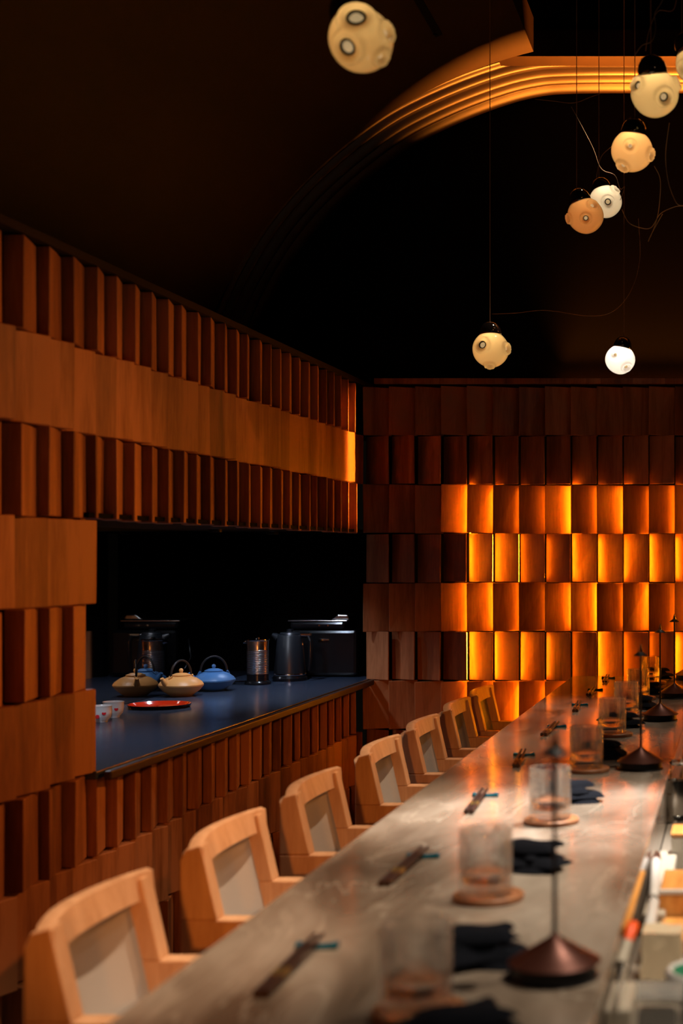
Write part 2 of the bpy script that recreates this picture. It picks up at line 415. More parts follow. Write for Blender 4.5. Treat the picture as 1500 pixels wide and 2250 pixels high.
# ------------------------------------------------------------------ vault and moulded arch
cx, cz, r0 = -.37, 1.737, 1.957
th0, th1 = R(184), R(103.7)
pts = []
NS = 60
for i in range(NS+1):
    a = th0+(th1-th0)*i/NS
    pts.append((cx+r0*math.cos(a), cz+r0*math.sin(a)))
ex, ez = pts[-1]
outer = [(cx+(r0+.10)*math.cos(th0+(th1-th0)*i/NS), cz+(r0+.10)*math.sin(th0+(th1-th0)*i/NS)) for i in range(NS, -1, -1)]
outer = [(ex+.0, ez+.14)]+outer
vt = MB().prism(pts+outer, -2.0, 5.95).build('ceiling_vault', M['vault'], smooth=25); struct(vt)
# ceiling slot light in the vault
a = math.atan2((1.59+1120/F*5.45)-cz, -650/F*5.45-cx)
t = thing('track_light', 'black slot track light recessed in the dark vault', 'light', (cx+(r0-.004)*math.cos(a), 4.9, cz+(r0-.004)*math.sin(a)), 0)
MB().box((0, 0, 0), (.028, 1.15, .012), Matrix.Rotation(-(a-PI/2), 4, 'Y')).build('slot', M['black'], t)
MB().lathe([(0, -.006), (.009, -.006), (.009, .004), (0, .004)], 16, Matrix.Translation((0, .52, -.012))).build('spot_head', M['chrome'], t)

ip = [(1900,203),(1500,203),(1330,203),(1240,205),(1190,210),(1130,224),(1050,252),(970,287),(900,325),(827,378),(750,445),(690,510),(643,575),(600,650),(565,730),(545,800)]
YM = 6.6
prof = [P(x, y, YM) for x, y in ip]
def cr(p0, p1, p2, p3, t):
    return .5*((2*p1)+(-p0+p2)*t+(2*p0-5*p1+4*p2-p3)*t*t+(-p0+3*p1-3*p2+p3)*t**3)
sp = []
for i in range(len(prof)-1):
    a0 = prof[max(i-1, 0)]; a3 = prof[min(i+2, len(prof)-1)]
    for s_ in range(6): sp.append(cr(a0, prof[i], prof[i+1], a3, s_/6))
sp.append(prof[-1])
# cross-section: (y from the front, drop below the outer line)
sec = []
def reed(y0, y1, d0, d1, bulge, n=5):
    for i in range(n+1):
        f_ = i/n; sec.append((y0+(y1-y0)*f_, d0+(d1-d0)*f_-bulge*math.sin(PI*f_)))
sec.append((0, .03))
reed(.005, .055, .030, .030, .016, 8); reed(.060, .125, .034, .030, .030, 10); reed(.130, .155, .034, .034, .006)
reed(.165, .24, .030, .026, .032, 10); reed(.25, .33, .024, .020, .030, 10); reed(.34, .44, .016, .004, .026, 10)
y_front = 6.16
n = len(sec); vs = []; fs = []
for i, p in enumerate(sp):
    d = (sp[min(i+1, len(sp)-1)]-sp[max(i-1, 0)]); d.y = 0; d.normalize()
    nrm = Vector((d.z, 0, -d.x))
    if nrm.z < 0 and abs(nrm.x) < .9: nrm = -nrm
    if nrm.x > 0 and i > 20: nrm = -nrm
    for (yy, off) in sec:
        vs.append((p.x+nrm.x*off, y_front+yy, p.z+nrm.z*off))
for i in range(len(sp)-1):
    for j in range(n-1): fs.append((i*n+j, i*n+j+1, (i+1)*n+j+1, (i+1)*n+j))
ar = MB().add(vs, fs).build('trim_2', M['mould'], smooth=50); struct(ar)
# upper dark beam behind the pendants
struct(MB().box((1.3, 6.1, 3.705), (4.6, .12, .11)).build('trim_3', M['vault']))
struct(MB().box((1.3, 6.13, 4.22), (4.6, .06, .92)).build('trim_4', M['black']))

# ------------------------------------------------------------------ bar
bar = thing('bar_counter', 'long brown-grey stone bar counter running to the glowing shingle wall', 'bar counter', (0, 0, 0))
xl, xr, y0, y1 = -.724, -.167, 1.50, 6.40
rc = .16
poly = []
for i in range(9):
    a = PI+PI/2*i/8; poly.append((xl+rc+rc*math.cos(a), y0+rc+rc*math.sin(a)))
poly += [(xr, y0), (xr, y1)]
for i in range(5):
    a = PI/2+PI/2*i/4; poly.append((xl+.05+.05*math.cos(a), y1-.05+.05*math.sin(a)))
MB().prism(poly, BAR-.035, BAR, 'z').build('bar_top', M['stone'], bar, bev=.004)
MB().box((xr-.012, (y0+y1)/2, .981), (.022, y1-y0, .066)).build('apron', M['stone'], bar)
MB().box((-.33, 4.0, .507), (.18, 4.6, .98)).build('bar_base', M['darkboard'], bar)

# kitchen side counter
kc = thing('kitchen_counter', 'pale kitchen worktop set below the bar on its right side', 'worktop', (.30, 3.9, 0))
MB().box((-.024, 0, .925), (.888, 5.1, .04)).build('worktop', M['marble'], kc, bev=.004)
MB().box((0, 0, .452), (.80, 5.0, .904)).build('cabinet_body', M['steel'], kc)
KZ = .946

# ------------------------------------------------------------------ stools
def make_stool(label, loc):
    t = thing('bar_chair', label, 'chair', loc, 0, 'oak chairs along the bar')
    W = .383; T = .044
    # side panel outline in (x,z); x=0 is the rear face
    pl = [(0, 0), (.050, 0), (.058, .60), (.10, .70), (.36, .70), (.405, .62), (.43, 0), (.475, 0), (.475, .862), (.455, .877), (.073, .877), (.040, 1.022), (.012, 1.012), (0, .985)]
    for s_ in (0, 1):
        yc0 = 0 if s_ == 0 else W-T
        m = MB()
        # triangulation-safe pieces
        m.prism([(0, 0), (.050, 0), (.062, .70), (0, .70)], yc0, yc0+T)
        m.prism([(.43, 0), (.475, 0), (.475, .70), (.415, .70)], yc0, yc0+T)
        m.prism([(0, .70), (.475, .70), (.475, .862), (.460, .875), (.0, .875)], yc0, yc0+T)
        m.prism([(0, .875), (.073, .875), (.040, 1.020), (.010, 1.012), (0, .99)], yc0, yc0+T)
        m.build('side_panel', M['chairwood'], t, bev=.003)
    # top rail, bowed in plan
    m = MB(); K = 14
    vs = []; fs = []
    for i in range(K+1):
        f_ = i/K; y = .004+(W-.008)*f_
        bow = -.040*math.sin(PI*f_)**.7
        bow *= .7
        hh = 1.030-.012*(1-math.sin(PI*min(f_*3, 1)/2)) 
        xx = .040+bow
        for (a, b_) in ((-.024, hh-.006), (-.006, hh), (.004, hh-.004), (.008+.010*math.sin(PI*f_), hh-.050), (-.010, hh-.054), (-.022, hh-.044)):
            vs.append((xx+a, y, b_))
    for i in range(K):
        for j in range(6): fs.append((i*6+j, i*6+(j+1) % 6, (i+1)*6+(j+1) % 6, (i+1)*6+j))
    fs += [tuple(range(6)), tuple(range(K*6+5, K*6-1, -1))]
    m.add(vs, fs).build('top_rail', M['chairwood'], t, smooth=50)
    # upholstered curved back
    def back(u, v):
        y = T*.5+(W-T)*u; f_ = math.sin(PI*u)
        z = .74+.255*v
        front = .040+.033*(1.02-z)/.145
        return (front-.008-.058*f_**.42, y, z)
    MB().grid(back, 28, 10).build('backrest', M['greyleather'], t, smooth=60, solid=.010)
    MB().grid(lambda u, v: (back(u, v)[0]-.014, back(u, v)[1], .70+.29*v), 28, 3).build('back_shell', M['chairwood'], t, smooth=60, solid=.008)
    # seat
    MB().box((.245, W/2, .735), (.43, W-2*T-.002, .070)).build('seat', M['greyleather'], t, bev=.022)
    MB().box((.245, W/2, .685), (.42, W-2*T, .030)).build('seat_frame', M['chairwood'], t, bev=.003)
    for x in (.03, .445):
        MB().box((x, W/2, .27), (.022, W-2*T+.01, .035)).build('stretcher', M['chairwood'], t, bev=.003)
    return t
far_dy = [690, 557, 468, 397, 352, 315, 288]
lab = ['oak bar chair with grey back pad, nearest the camera at lower left',
       'oak bar chair with grey back pad, second from the camera',
       'oak bar chair with grey back pad, third from the camera, below the lit niche counter',
       'oak bar chair with grey back pad, fourth from the camera',
       'oak bar chair with grey back pad, fifth from the camera, third from the end wall',
       'oak bar chair, sixth from the camera, its back in half shade',
       'oak bar chair in shadow, last in the row against the glowing end wall']
first = None
for i, dy in enumerate(far_dy):
    yfar = F*.56/dy
    loc = (-1.085, yfar-.383, 0)
    if first is None: first = make_stool(lab[0], loc)
    else: dup(first, loc, lab[i])

# ------------------------------------------------------------------ place settings
ordn = ['nearest the camera', 'second from the camera', 'third from the camera', 'fourth from the camera', 'fifth from the camera', 'third from the glowing wall', 'second from the glowing wall', 'closest to the glowing wall']
def make_glass(label, loc):
    t = thing('water_glass', label, 'glass', loc, 0, 'ribbed water glasses on the bar')
    n = 120; RO = .0415; H = .104
    prof_ = [(0, .001), (RO-.004, .0), (RO-.0008, .003), (RO, .009), (RO, H-.002), (RO-.0008, H), (RO-.0026, H), (RO-.0032, H-.003), (RO-.0036, .030), (RO-.0045, .021), (RO-.012, .0178), (0, .0172)]
    vs = []; fs = []; idx = []
    for q, (r, z) in enumerate(prof_):
        if r == 0: idx.append([len(vs)]); vs.append((0, 0, z)); continue
        idx.append(list(range(len(vs), len(vs)+n)))
        for k in range(n):
            a = 2*PI*k/n; rr = r-(.0006*math.sin(11*a)**2 if q in (7, 8, 9) else 0)
            vs.append((rr*math.cos(a), rr*math.sin(a), z))
    for a, b in zip(idx, idx[1:]):
        for k in range(n):
            u = []
            for i_ in (a[k % len(a)], a[(k+1) % n % len(a)], b[(k+1) % n % len(b)], b[k % len(b)]):
                if i_ not in u: u.append(i_)
            fs.append(u)
    MB().add(vs, fs).build('tumbler', M['thinglass'], t, smooth=70)
    MB().lathe([(0, .0182), (.0250, .0188), (.0345, .024), (.0362, .030), (.0362, .038), (0, .038)], 48).build('water', M['water'], t, smooth=50)
    return t
def make_coaster(label, loc):
    return tag(MB().lathe([(0, 0), (.053, 0), (.055, .002), (.055, .008), (.053, .010), (.049, .010), (.047, .0085), (0, .0085)], 56).build('coaster', M['coaster'], None, smooth=35, loc=loc), label, 'coaster', 'round coasters under the glasses')
G = [(912,2225),(1066,1968),(1208,1800),(1286,1690),(1343,1612),(1374,1567),(1402,1532),(1428,1498)]
Cc = [(921,2232),(1073,1976),(1211,1808),(1290,1695),(1349,1617),(1383,1573),(1408,1537),(1434,1502)]
gl = co = None
for i in range(8):
    g = on_plane(*G[i], BAR+.0085); g.z = BAR+.0090
    c = on_plane(*Cc[i]); c.z = BAR+.0005
    if (Vector((g.x, g.y))-Vector((c.x, c.y))).length > .012:
        d = Vector((g.x-c.x, g.y-c.y)).normalized()*.012; g.x = c.x+d.x; g.y = c.y+d.y
    lg = 'ribbed clear water glass on a round coaster, '+ordn[i]
    lc = 'round reddish-brown wooden coaster under a glass, '+ordn[i]
    if i == 0: gl = make_glass(lg, g); co = make_coaster(lc, c)
    else: dup(gl, g, lg); dup(co, c, lc)
# chopsticks on rests
def make_sticks(label, loc):
    t = thing('chopsticks', label, 'chopsticks', loc, 0, 'chopsticks on the bar')
    for s_ in (-1, 1):
        tilt = Matrix.Rotation(R(1.5), 4, 'X') @ Matrix.Rotation(R(s_*.8), 4, 'Z')
        MB().tube([(s_*.0055, -.225, .0045), (s_*.0055, .02, .0125)], [.0052, .0030], 8).build('stick', M['lacquerdark'], t, smooth=50)
        MB().tube([(s_*.0055, -.165, .00645), (s_*.0055, -.135, .00743)], [.0051, .0050], 8).build('band', M['gold'], t, smooth=50)
    return t
def make_rest(label, loc):
    m = MB()
    m.grid(lambda u, v: (-.028+.056*u, -.009+.018*v, .0085-.0035*math.sin(PI*u)-.0018*abs(2*v-1)), 16, 6)
    o = m.build('chopstick_rest', M['teal'], None, smooth=60, loc=loc)
    md = o.modifiers.new('solid', 'SOLIDIFY'); md.thickness = .008; md.offset = -1
    return tag(o, label, 'chopstick rest', 'teal chopstick rests on the bar')
rz = [1.99, 2.58, 3.23, 3.88, 4.51, 5.16, 5.72, 6.27]
rx = [-.578, -.560, -.563, -.572, -.563, -.562, -.562, -.560]
st = rs = None
for i in range(8):
    ls = 'pair of dark lacquered chopsticks propped on a rest, '+ordn[i]
    lr = 'small teal glazed chopstick rest under dark sticks, '+ordn[i]
    a = Vector((rx[i], rz[i], BAR+.0015)); b = Vector((rx[i]+.004, rz[i], BAR+.0012))
    if i == 0: st = make_sticks(ls, a); rs = make_rest(lr, b)
    else: dup(st, a, ls, rz=R([0, -3, 2, 4, -2, 3, 0, 2][i])); dup(rs, b, lr)
# folded napkins
def make_napkin(label, loc, rzz, seed):
    t = thing('napkin', label, 'napkin', loc, rzz, 'folded dark napkins behind the glasses')
    rnd = random.Random(seed)
    for q in range(4):
        wx, wy = .122-.008*q, .104-.012*q; ph = rnd.uniform(0, 6); z0 = .0012+.0105*q
        def f_(u, v, q=q, wx=wx, wy=wy, ph=ph, z0=z0):
            x = (u-.5)*wx; y = (v-.5)*wy
            ed = max(abs(2*u-1), abs(2*v-1))
            return (x+.006*math.sin(v*7+ph), y+.006*math.sin(u*6+ph), z0+.0115*(1-ed**5)+.0022*math.sin(u*9+ph)*math.sin(v*5+ph)*(1-ed**5))
        m = MB(); m.grid(f_, 18, 14)
        m.grid(lambda u, v, f_=f_, z0=z0: (f_(u, v)[0], f_(u, v)[1], z0-.001), 18, 14)
        bmesh.ops.remove_doubles(m.bm, verts=m.bm.verts, dist=.0012)
        for v_ in m.bm.verts: v_.co = Matrix.Rotation([0, .18, -.14, .1][q], 3, 'Z') @ v_.co + Vector(([0, .012, -.010, .004][q], [0, -.006, .006, .004][q], 0))
        m.build('fold', M['cloth'], t, smooth=60)
    return t
NP = [(1040,2112),(1155,1905),(1243,1760),(1316,1664),(1358,1597),(1400,1556),(1420,1524),(1440,1490)]
for i, (px, py) in enumerate(NP):
    p = on_plane(px, py); p.y += .0; p.z = BAR+.0004
    make_napkin('folded black napkin lying behind a water glass, '+ordn[i], p, R([10, -14, 22, -8, 15, -20, 5, 12][i]), i)
make_napkin('folded black napkin cut off by the lower edge of the picture', (-.30, 1.585, BAR+.0004), R(30), 33)

# ------------------------------------------------------------------ slim table lamps
def make_lamp(label, loc):
    t = thing('table_lamp', label, 'lamp', loc, 0, 'slim bronze table lamps along the bar')
    MB().lathe([(0, .0), (.056, .0), (.0565, .002), (.0525, .005), (.0515, .019), (0, .019)], 56).build('base_drum', M['blacksteel'], t, smooth=35)
    MB().lathe([(0, .020), (.0580, .019), (.0592, .0205), (.046, .0280), (.0060, .052), (.0040, .056), (0, .057)], 56).build('base_cone', M['rosebronze'], t, smooth=35)
    MB().lathe([(0, .05), (.0030, .05), (.0026, .292), (0, .292)], 16).build('stem', M['blacksteel'], t, smooth=35)
    MB().lathe([(0, .286), (.0175, .2825), (.0180, .2840), (.0075, .2915), (0, .2945)], 36).build('lamp_shade', M['blacksteel'], t, smooth=35)
    MB().lathe([(0, .290), (.0058, .2905), (.0052, .296), (.0012, .311), (0, .312)], 24).build('finial', M['steel'], t, smooth=35)
    return t
LP = [((-.233, 1.855), 'slim bronze table lamp with cone base, nearest the camera'),
      ((-.242, 3.64), 'slim bronze table lamp with a broad copper-brown cone base, second from the camera'),
      ((-.250, 4.70), 'slim bronze table lamp with a copper-brown cone base, third from the camera'),
      ((-.236, 5.43), 'slim bronze table lamp on the bar, fourth from the camera'),
      ((-.212, 6.22), 'slim bronze table lamp at the far end of the bar by the glowing wall')]
l0 = None
for (x, y), lb in LP:
    if l0 is None: l0 = make_lamp(lb, (x, y, BAR+.0005))
    else: dup(l0, (x, y, BAR+.0005), lb)

# ------------------------------------------------------------------ glass pendants
CEIL = 4.70
def make_pendant(label, px, py, Y, r, dims, cap, m='globe', power=.5, col=(1, .86, .66), cord_dx=0, cut=None):
    p = P(px, py, Y)
    t = thing('glass_pendant', label, 'pendant lamp', p, 0, 'blown glass pendants above the bar')
    bm = bmesh.new(); bmesh.ops.create_icosphere(bm, subdivisions=5, radius=1)
    D = [Vector(d[:3]).normalized() for d in dims]
    capd = Vector(cap).normalized()
    for v in bm.verts:
        n_ = v.co.normalized(); h = 1+.025*math.sin(3*n_.x+px)*math.cos(2*n_.z)
        h += .05*max(0, n_.dot(capd))**6
        for d, dd in zip(D, dims):
            a = n_.angle(d); s_ = dd[3]
            h += .17*math.exp(-((a-s_*.95)/(s_*.26))**2)-.16*math.exp(-(a/(s_*.50))**2)
        v.co = n_*(r*h)
    o = MB(); o.bm.free(); o.bm = bm
    o.build('globe', M[m], t, smooth='all')
    # thick glass beads standing in the dimples
    for d, dd in zip(D, dims):
        q = d.to_track_quat('Z', 'Y').to_matrix().to_4x4(); s_ = dd[3]
        mm = Matrix.Translation(d*r*.93) @ q
        rr = r*s_*.40
        MB().lathe([(0, rr*.50), (rr*.6, rr*.42), (rr, 0), (rr*.6, -rr*.3), (0, -rr*.35)], 24, mm).build('glass_bead', M['bead'], t, smooth='all')
        if len(dd) > 4:
            MB().lathe([(rr*1.0, .0), (rr*1.2, rr*.35), (rr*1.55, rr*.1), (rr*1.25, -rr*.5)], 28, mm, close=True).build('dark_ring', M['capglass'], t, smooth='all')
    q = capd.to_track_quat('Z', 'Y').to_matrix().to_4x4()
    mm = Matrix.Translation(capd*r*.72) @ q
    MB().lathe([(0, r*.86), (r*.22, r*.83), (r*.42, r*.70), (r*.56, r*.48), (r*.63, r*.22), (r*.60, .0), (0, -.0)], 36, mm).build('glass_cap', M['capglass'], t, smooth='all')
    top = capd*r*1.5
    MB().tube([(top.x, top.y, top.z), (top.x+.0, top.y, top.z+.03), (top.x+cord_dx, top.y, CEIL-p.z)], .0014, 6).build('cord', M['cord'], t)
    lt = bpy.data.lights.new('bulb', 'POINT'); lo = bpy.data.objects.new('bulb', lt); C.objects.link(lo)
    lt.energy = power; lt.color = col; lt.shadow_soft_size = r*.22; lo.parent = t; lo.location = (0, -r*.30, r*.38)
    return t
make_pendant('largest amber glass pendant hanging alone at the top left of the cluster', 792, 88, 3.0, .0655, [(.10, -1, .45, .52, 1), (-.25, -1, -.62, .44, 1), (.9, -.4, .1, .3), (.75, -.3, -.65, .25)], (-.42, 0, 1), 'globe', .075)
make_pendant('big amber glass pendant at right in front of the moulded arch', 1438, 205, 3.95, .064, [(-.80, -.8, .15, .30, 1), (.55, -1, -.50, .34, 1), (.9, -.2, .35, .25)], (-.10, -.3, 1), 'globe', .12)
make_pendant('round glass pendant with a white centre spot, below the big one at right', 1388, 332, 4.6, .0650, [(-.03, -1, .0, .27), (.85, -.35, -.25, .28), (-.45, -.4, -.9, .3)], (.10, -.1, 1), 'globe_warm', .15)
make_pendant('pale-topped glass pendant half hidden behind the darker one', 1330, 443, 5.45, .0600, [(.25, -1, -.25, .34, 1), (.65, -.5, .65, .28)], (-.30, .1, 1), 'globe_white', .10)
make_pendant('brownish glass pendant overlapping the pale one', 1286, 474, 5.05, .0615, [(.12, -1, -.38, .26, 1), (.5, -.8, .45, .28), (-.95, -.5, -.3, .25)], (-.35, -.05, 1), 'globe_warm', .04)
make_pendant('round glass pendant hanging low above the end wall, left of two', 1078, 768, 5.2, .0640, [(-.35, -1, .15, .38, 1), (.95, -.35, .0, .3), (.0, -.4, -.95, .25)], (-.05, .1, 1), 'globe', .09)
make_pendant('bright white glass pendant with black cap hanging low above the end wall', 1362, 790, 5.95, .0600, [(-.30, -1, .25, .30), (.55, -.7, -.7, .3)], (.18, 0, 1), 'globe_white', .22, (.95, .93, 1))
make_pendant('dark glass pendant cut off by the right edge of the picture', 1530, 140, 4.3, .062, [(-.8, -1, -.6, .3)], (-.55, -.3, 1), 'globe', .10)

PEND = {o['label']: o for o in C.objects if o.name.startswith('glass_pendant')}
def loop(pts, Y, mt='cord', rad=.0012, lab='', to='round glass pendant with a white centre spot'):
    pw = [P(x, y, Y if not isinstance(Y, list) else Y[i]) for i, (x, y) in enumerate(pts)]
    out = []
    for i in range(len(pw)-1):
        a0 = pw[max(i-1, 0)]; a3 = pw[min(i+2, len(pw)-1)]
        for s_ in range(8): out.append(cr(a0, pw[i], pw[i+1], a3, s_/8))
    out.append(pw[-1]); base = out[0].copy()
    o = MB().tube([q-base for q in out], rad, 6).build('hanging_wire', M[mt], None, smooth='all')
    par = [v for k, v in PEND.items() if k.startswith(to)][0]
    o.parent = par; o.location = base-par.location; o['label'] = lab
loop([(1080,690),(1130,688),(1200,682),(1290,694),(1345,685),(1385,640),(1405,570),(1402,480)], 5.6, 'cord', .0011, 'thin wire looping between the two lowest pendants', to='bright white')
loop([(1500,452),(1480,455),(1450,470),(1430,500),(1405,500),(1380,488),(1366,460)], 4.9, 'silvercord', .0013, 'pale braided wire curving in from the right edge', to='pale-topped')
loop([(1437,365),(1450,395),(1448,450),(1440,490),(1424,530),(1430,515),(1455,470)], 4.8, 'silvercord', .0012, 'pale wire dropping from the white-spotted pendant into a hanging loop')
loop([(1470,270),(1462,340),(1468,400),(1485,445),(1500,452)], 4.5, 'silvercord', .0013, 'pale wire running down the right side', to='big amber')
loop([(1255,235),(1300,320),(1320,370),(1350,385),(1362,415),(1372,410),(1362,440)], 5.3, 'cord', .0011, 'brown wire sagging left of the white-spotted pendant')
loop([(1175,218),(1215,222),(1260,226),(1300,212),(1318,206)], 5.8, 'cord', .0012, 'brown wire crossing just beneath the moulded arch', to='brownish')
loop([(1395,120),(1410,100),(1432,90),(1440,60),(1438,30),(1455,0),(1470,-60)], 4.0, 'silvercord', .0013, 'pale tangled wire', to='big amber')
loop([(1418,112),(1425,70),(1445,25),(1480,20),(1490,-50)], 4.1, 'cord', .0013, 'dark tangled wire', to='big amber')
loop([(1310,390),(1320,345),(1345,320),(1352,305)], 5.0, 'cord', .0011, 'short brown wire arcing up to the white-spotted pendant')

# ------------------------------------------------------------------ things in the niche
NZ = 1.0255
def npt(px, py): 
    p = on_plane(px, py, NZ); p.z = NZ; return p
def make_teapot(label, p, m, rz_):
    t = thing('teapot', label, 'teapot', p, rz_, 'stoneware teapots in the niche')
    MB().lathe([(0, .0), (.040, .0), (.046, .004), (.070, .022), (.0845, .040), (.085, .045), (.078, .056), (.058, .070), (.036, .078), (0, .078)], 56).build('body', M[m], t, smooth=30)
    l = MB().lathe([(0, .0), (.036, .0), (.037, .004), (.020, .011), (0, .013)], 40, Matrix.Translation((0, 0, .0785))).build('lid', M[m], t, smooth=35)
    MB().lathe([(0, 0), (.005, 0), (.0085, .008), (.007, .015), (0, .019)], 20, Matrix.Translation((0, 0, .0905))).build('knob', M[m], l, smooth=50)
    MB().tube([(.070, 0, .045), (.088, 0, .060), (.098, 0, .076)], [.014, .010, .007], 14).build('spout', M[m], t, smooth=50)
    pts_ = [(.052*math.cos(a), 0, .078+.062*math.sin(a)) for a in [PI*i/16 for i in range(17)]]
    MB().tube(pts_, .0042, 10).build('handle', M['blacksteel'], t, smooth=60)
    for s_ in (-1, 1):
        MB().tube([(s_*.052, -.006, .080), (s_*.060, .0, .069), (s_*.052, .006, .080)], .004, 8).build('handle_lug', M[m], t, smooth=60)
    return t
make_teapot('flat tan stoneware teapot with a black hoop handle in the niche', Vector((-2.20, 5.76, NZ)), 'tancer', R(-115))
make_teapot('flat blue stoneware teapot behind the tan one in the niche', Vector((-2.15, 5.98, NZ)), 'bluecer', R(-150))
p = Vector((-2.115, 5.33, NZ))
t = thing('lacquer_tray', 'round red lacquer tray with black rim on the niche counter', 'tray', p)
MB().lathe([(0, .002), (.100, .002), (.110, .013), (.1115, .013), (.104, 0), (0, 0)], 64).build('dish', M['blackplastic'], t, smooth=35)
MB().lathe([(0, .0028), (.099, .0028), (.1085, .0125), (.1075, .0135), (.098, .0042), (0, .0042)], 64).build('red_lining', M['redlac'], t, smooth=35)
for k, (px, py) in enumerate(((249, 1576), (222, 1586))):
    p = npt(px, py)
    t = thing('tea_cup', ('white porcelain tea cup with red flower beside the red tray', 'white porcelain tea cup with red flower, half hidden by the wall edge')[k], 'cup', p, 0, 'white tea cups')
    MB().lathe([(0, .004), (.018, .0), (.020, .0), (.021, .005), (.031, .016), (.0345, .034), (.0335, .050), (.0355, .054), (.034, .0545), (.0315, .050), (.032, .034), (.028, .018), (0, .010)], 40).build('cup_body', M['porcelain'], t, smooth=50)
    m = MB()
    for a in (-2.3, -1.9, -1.5, -.9):
        m.lathe([(0, .0012), (.006, .0008), (.007, 0)], 10, Matrix.Rotation(a, 4, 'Z') @ Matrix.Translation((.0335, 0, .026+.006*math.sin(a*5))) @ Matrix.Rotation(R(84), 4, 'Y'))
    m.build('flower_mark', M['redflower'], t)
# milk frother
p = Vector((-2.065, 6.27, NZ))
t = thing('milk_frother', 'ribbed steel milk frother on a black base in the niche', 'milk frother', p)
MB().lathe([(0, 0), (.055, 0), (.056, .006), (.052, .012), (.046, .016), (.045, .042), (0, .042)], 48).build('base', M['blackplastic'], t, smooth=35)
pr = [(0, .043)]
for i in range(14):
    z = .044+i*.0075; pr += [(.0445, z), (.0460, z+.002), (.0460, z+.0045), (.0440, z+.0062)]
pr += [(.044, .150), (.0435, .152), (.0455, .185), (.0440, .186), (.042, .152), (0, .150)]
MB().lathe(pr, 48).build('jug', M['steel'], t, smooth=25)
MB().lathe([(0, .187), (.047, .187), (.049, .190), (.047, .194), (.010, .196), (.008, .201), (0, .202)], 48).build('lid', M['chrome'], t, smooth=35)
MB().tube([(-.044, 0, .180), (-.056, 0, .182), (-.062, 0, .178)], [.010, .006, .004], 10).build('spout', M['chrome'], t, smooth=50)
# kettle
p = Vector((-1.985, 6.46, NZ))
t = thing('electric_kettle', 'tapered black electric kettle with chrome handle trim in the niche', 'kettle', p)
MB().lathe([(0, 0), (.074, 0), (.075, .012), (.070, .020), (0, .020)], 48).build('power_base', M['blackplastic'], t, smooth=35)
MB().lathe([(0, .021), (.068, .021), (.069, .030), (.0535, .198), (.050, .203), (0, .204)], 56).build('body', M['blacksatin'], t, smooth=35)
MB().lathe([(.0690, .024), (.0700, .026), (.0696, .031), (.0685, .033)], 56, close=True).build('lower_ring', M['chrome'], t, smooth=35)
MB().lathe([(0, .2045), (.045, .2045), (.040, .212), (.014, .215), (.014, .222), (.016, .226), (0, .228)], 40).build('lid', M['blacksatin'], t, smooth=35)
MB().tube([(.048, 0, .200), (.085, -.01, .198), (.096, -.015, .17), (.094, -.015, .09), (.088, -.012, .045)], [.009, .010, .010, .009, .007], 10).build('handle', M['blackplastic'], t, smooth=60)
MB().box((.073, -.006, .203), (.045, .026, .014)).build('handle_trim', M['chrome'], t, bev=.003)
MB().tube([(-.052, 0, .188), (-.068, 0, .198), (-.078, 0, .202)], [.018, .013, .008], 12).build('spout', M['blacksatin'], t, smooth=50)
# coffee machine
p = Vector((-1.88, 6.74, NZ))
t = thing('coffee_machine', 'glossy black coffee machine with steel lever plate at the end of the niche', 'coffee machine', p)
MB().box((0, 0, .11), (.30, .24, .21)).build('housing', M['blackplastic'], t, bev=.015)
MB().box((-.03, -.02, .235), (.25, .20, .035)).build('head', M['blackplastic'], t, bev=.012)
MB().box((-.03, -.02, .2555), (.27, .20, .006)).build('top_plate', M['steel'], t, bev=.002)
MB().prism([(.02, .259), (.105, .259), (.098, .281), (.052, .283)], -.08, .05).build('lever', M['steel'], t, bev=.005)
MB().box((0, -.121, .17), (.05, .012, .010)).build('spout_head', M['chrome'], t, bev=.002)
for x in (-.02, .02):
    MB().lathe([(0, -.003), (.004, -.003), (.004, .003), (0, .003)], 12, Matrix.Translation((x, -.122, .235)) @ Matrix.Rotation(R(90), 4, 'X')).build('button', M['chrome'], t)
# cable of the machines
o = MB().tube([(0, 0, .004), (-.06, -.02, .004), (-.10, .03, .004), (-.06, .08, .004), (.02, .12, .004), (.03, .20, .02), (.0, .24, .10), (.02, .26, .18)], .0035, 8).build('power_cable', M['blackplastic'], None, smooth='all', loc=(-2.15, 6.24, NZ+.001))
tag(o, 'black power cable coiled beside the milk frother in the niche', 'cable')

# ------------------------------------------------------------------ things on the kitchen side
def kp(px, py, z=KZ):
    p = on_plane(px, py, z); p.z = z; return p
# steel canister with brushes
p = kp(1482, 1805)
t = thing('steel_canister', 'polished steel canister with a flared foot behind the bar edge', 'canister', p)
MB().lathe([(0, 0), (.030, 0), (.030, .012), (.026, .018), (.030, .045), (.030, .075), (.024, .100), (.022, .1), (.028, .075), (.028, .045), (.0, .02)], 40).build('canister_body', M['steel'], t, smooth=40)
p2 = kp(1493, 1772)
t = thing('brush_jar', 'clear jar holding a wooden-handled brush behind the bar edge', 'jar', Vector((p.x+.012, p.y+.095, KZ)))
MB().lathe([(0, 0), (.028, 0), (.028, .13), (.026, .13), (.026, .004), (0, .004)], 40).build('jar', M['glass'], t, smooth=40)
MB().lathe([(.0285, .124), (.0295, .127), (.0295, .132), (.0275, .132), (.0275, .124)], 40, close=True).build('rim', M['chrome'], t, smooth=40)
o = MB().tube([(0, 0, .0), (.006, .0, .09), (.016, .0, .21)], [.010, .006, .006], 12).build('brush', M['board'], None, smooth=50, loc=(p.x+.010, p.y+.095, KZ+.006))
tag(o, 'light wooden-handled brush standing in the clear jar', 'brush')
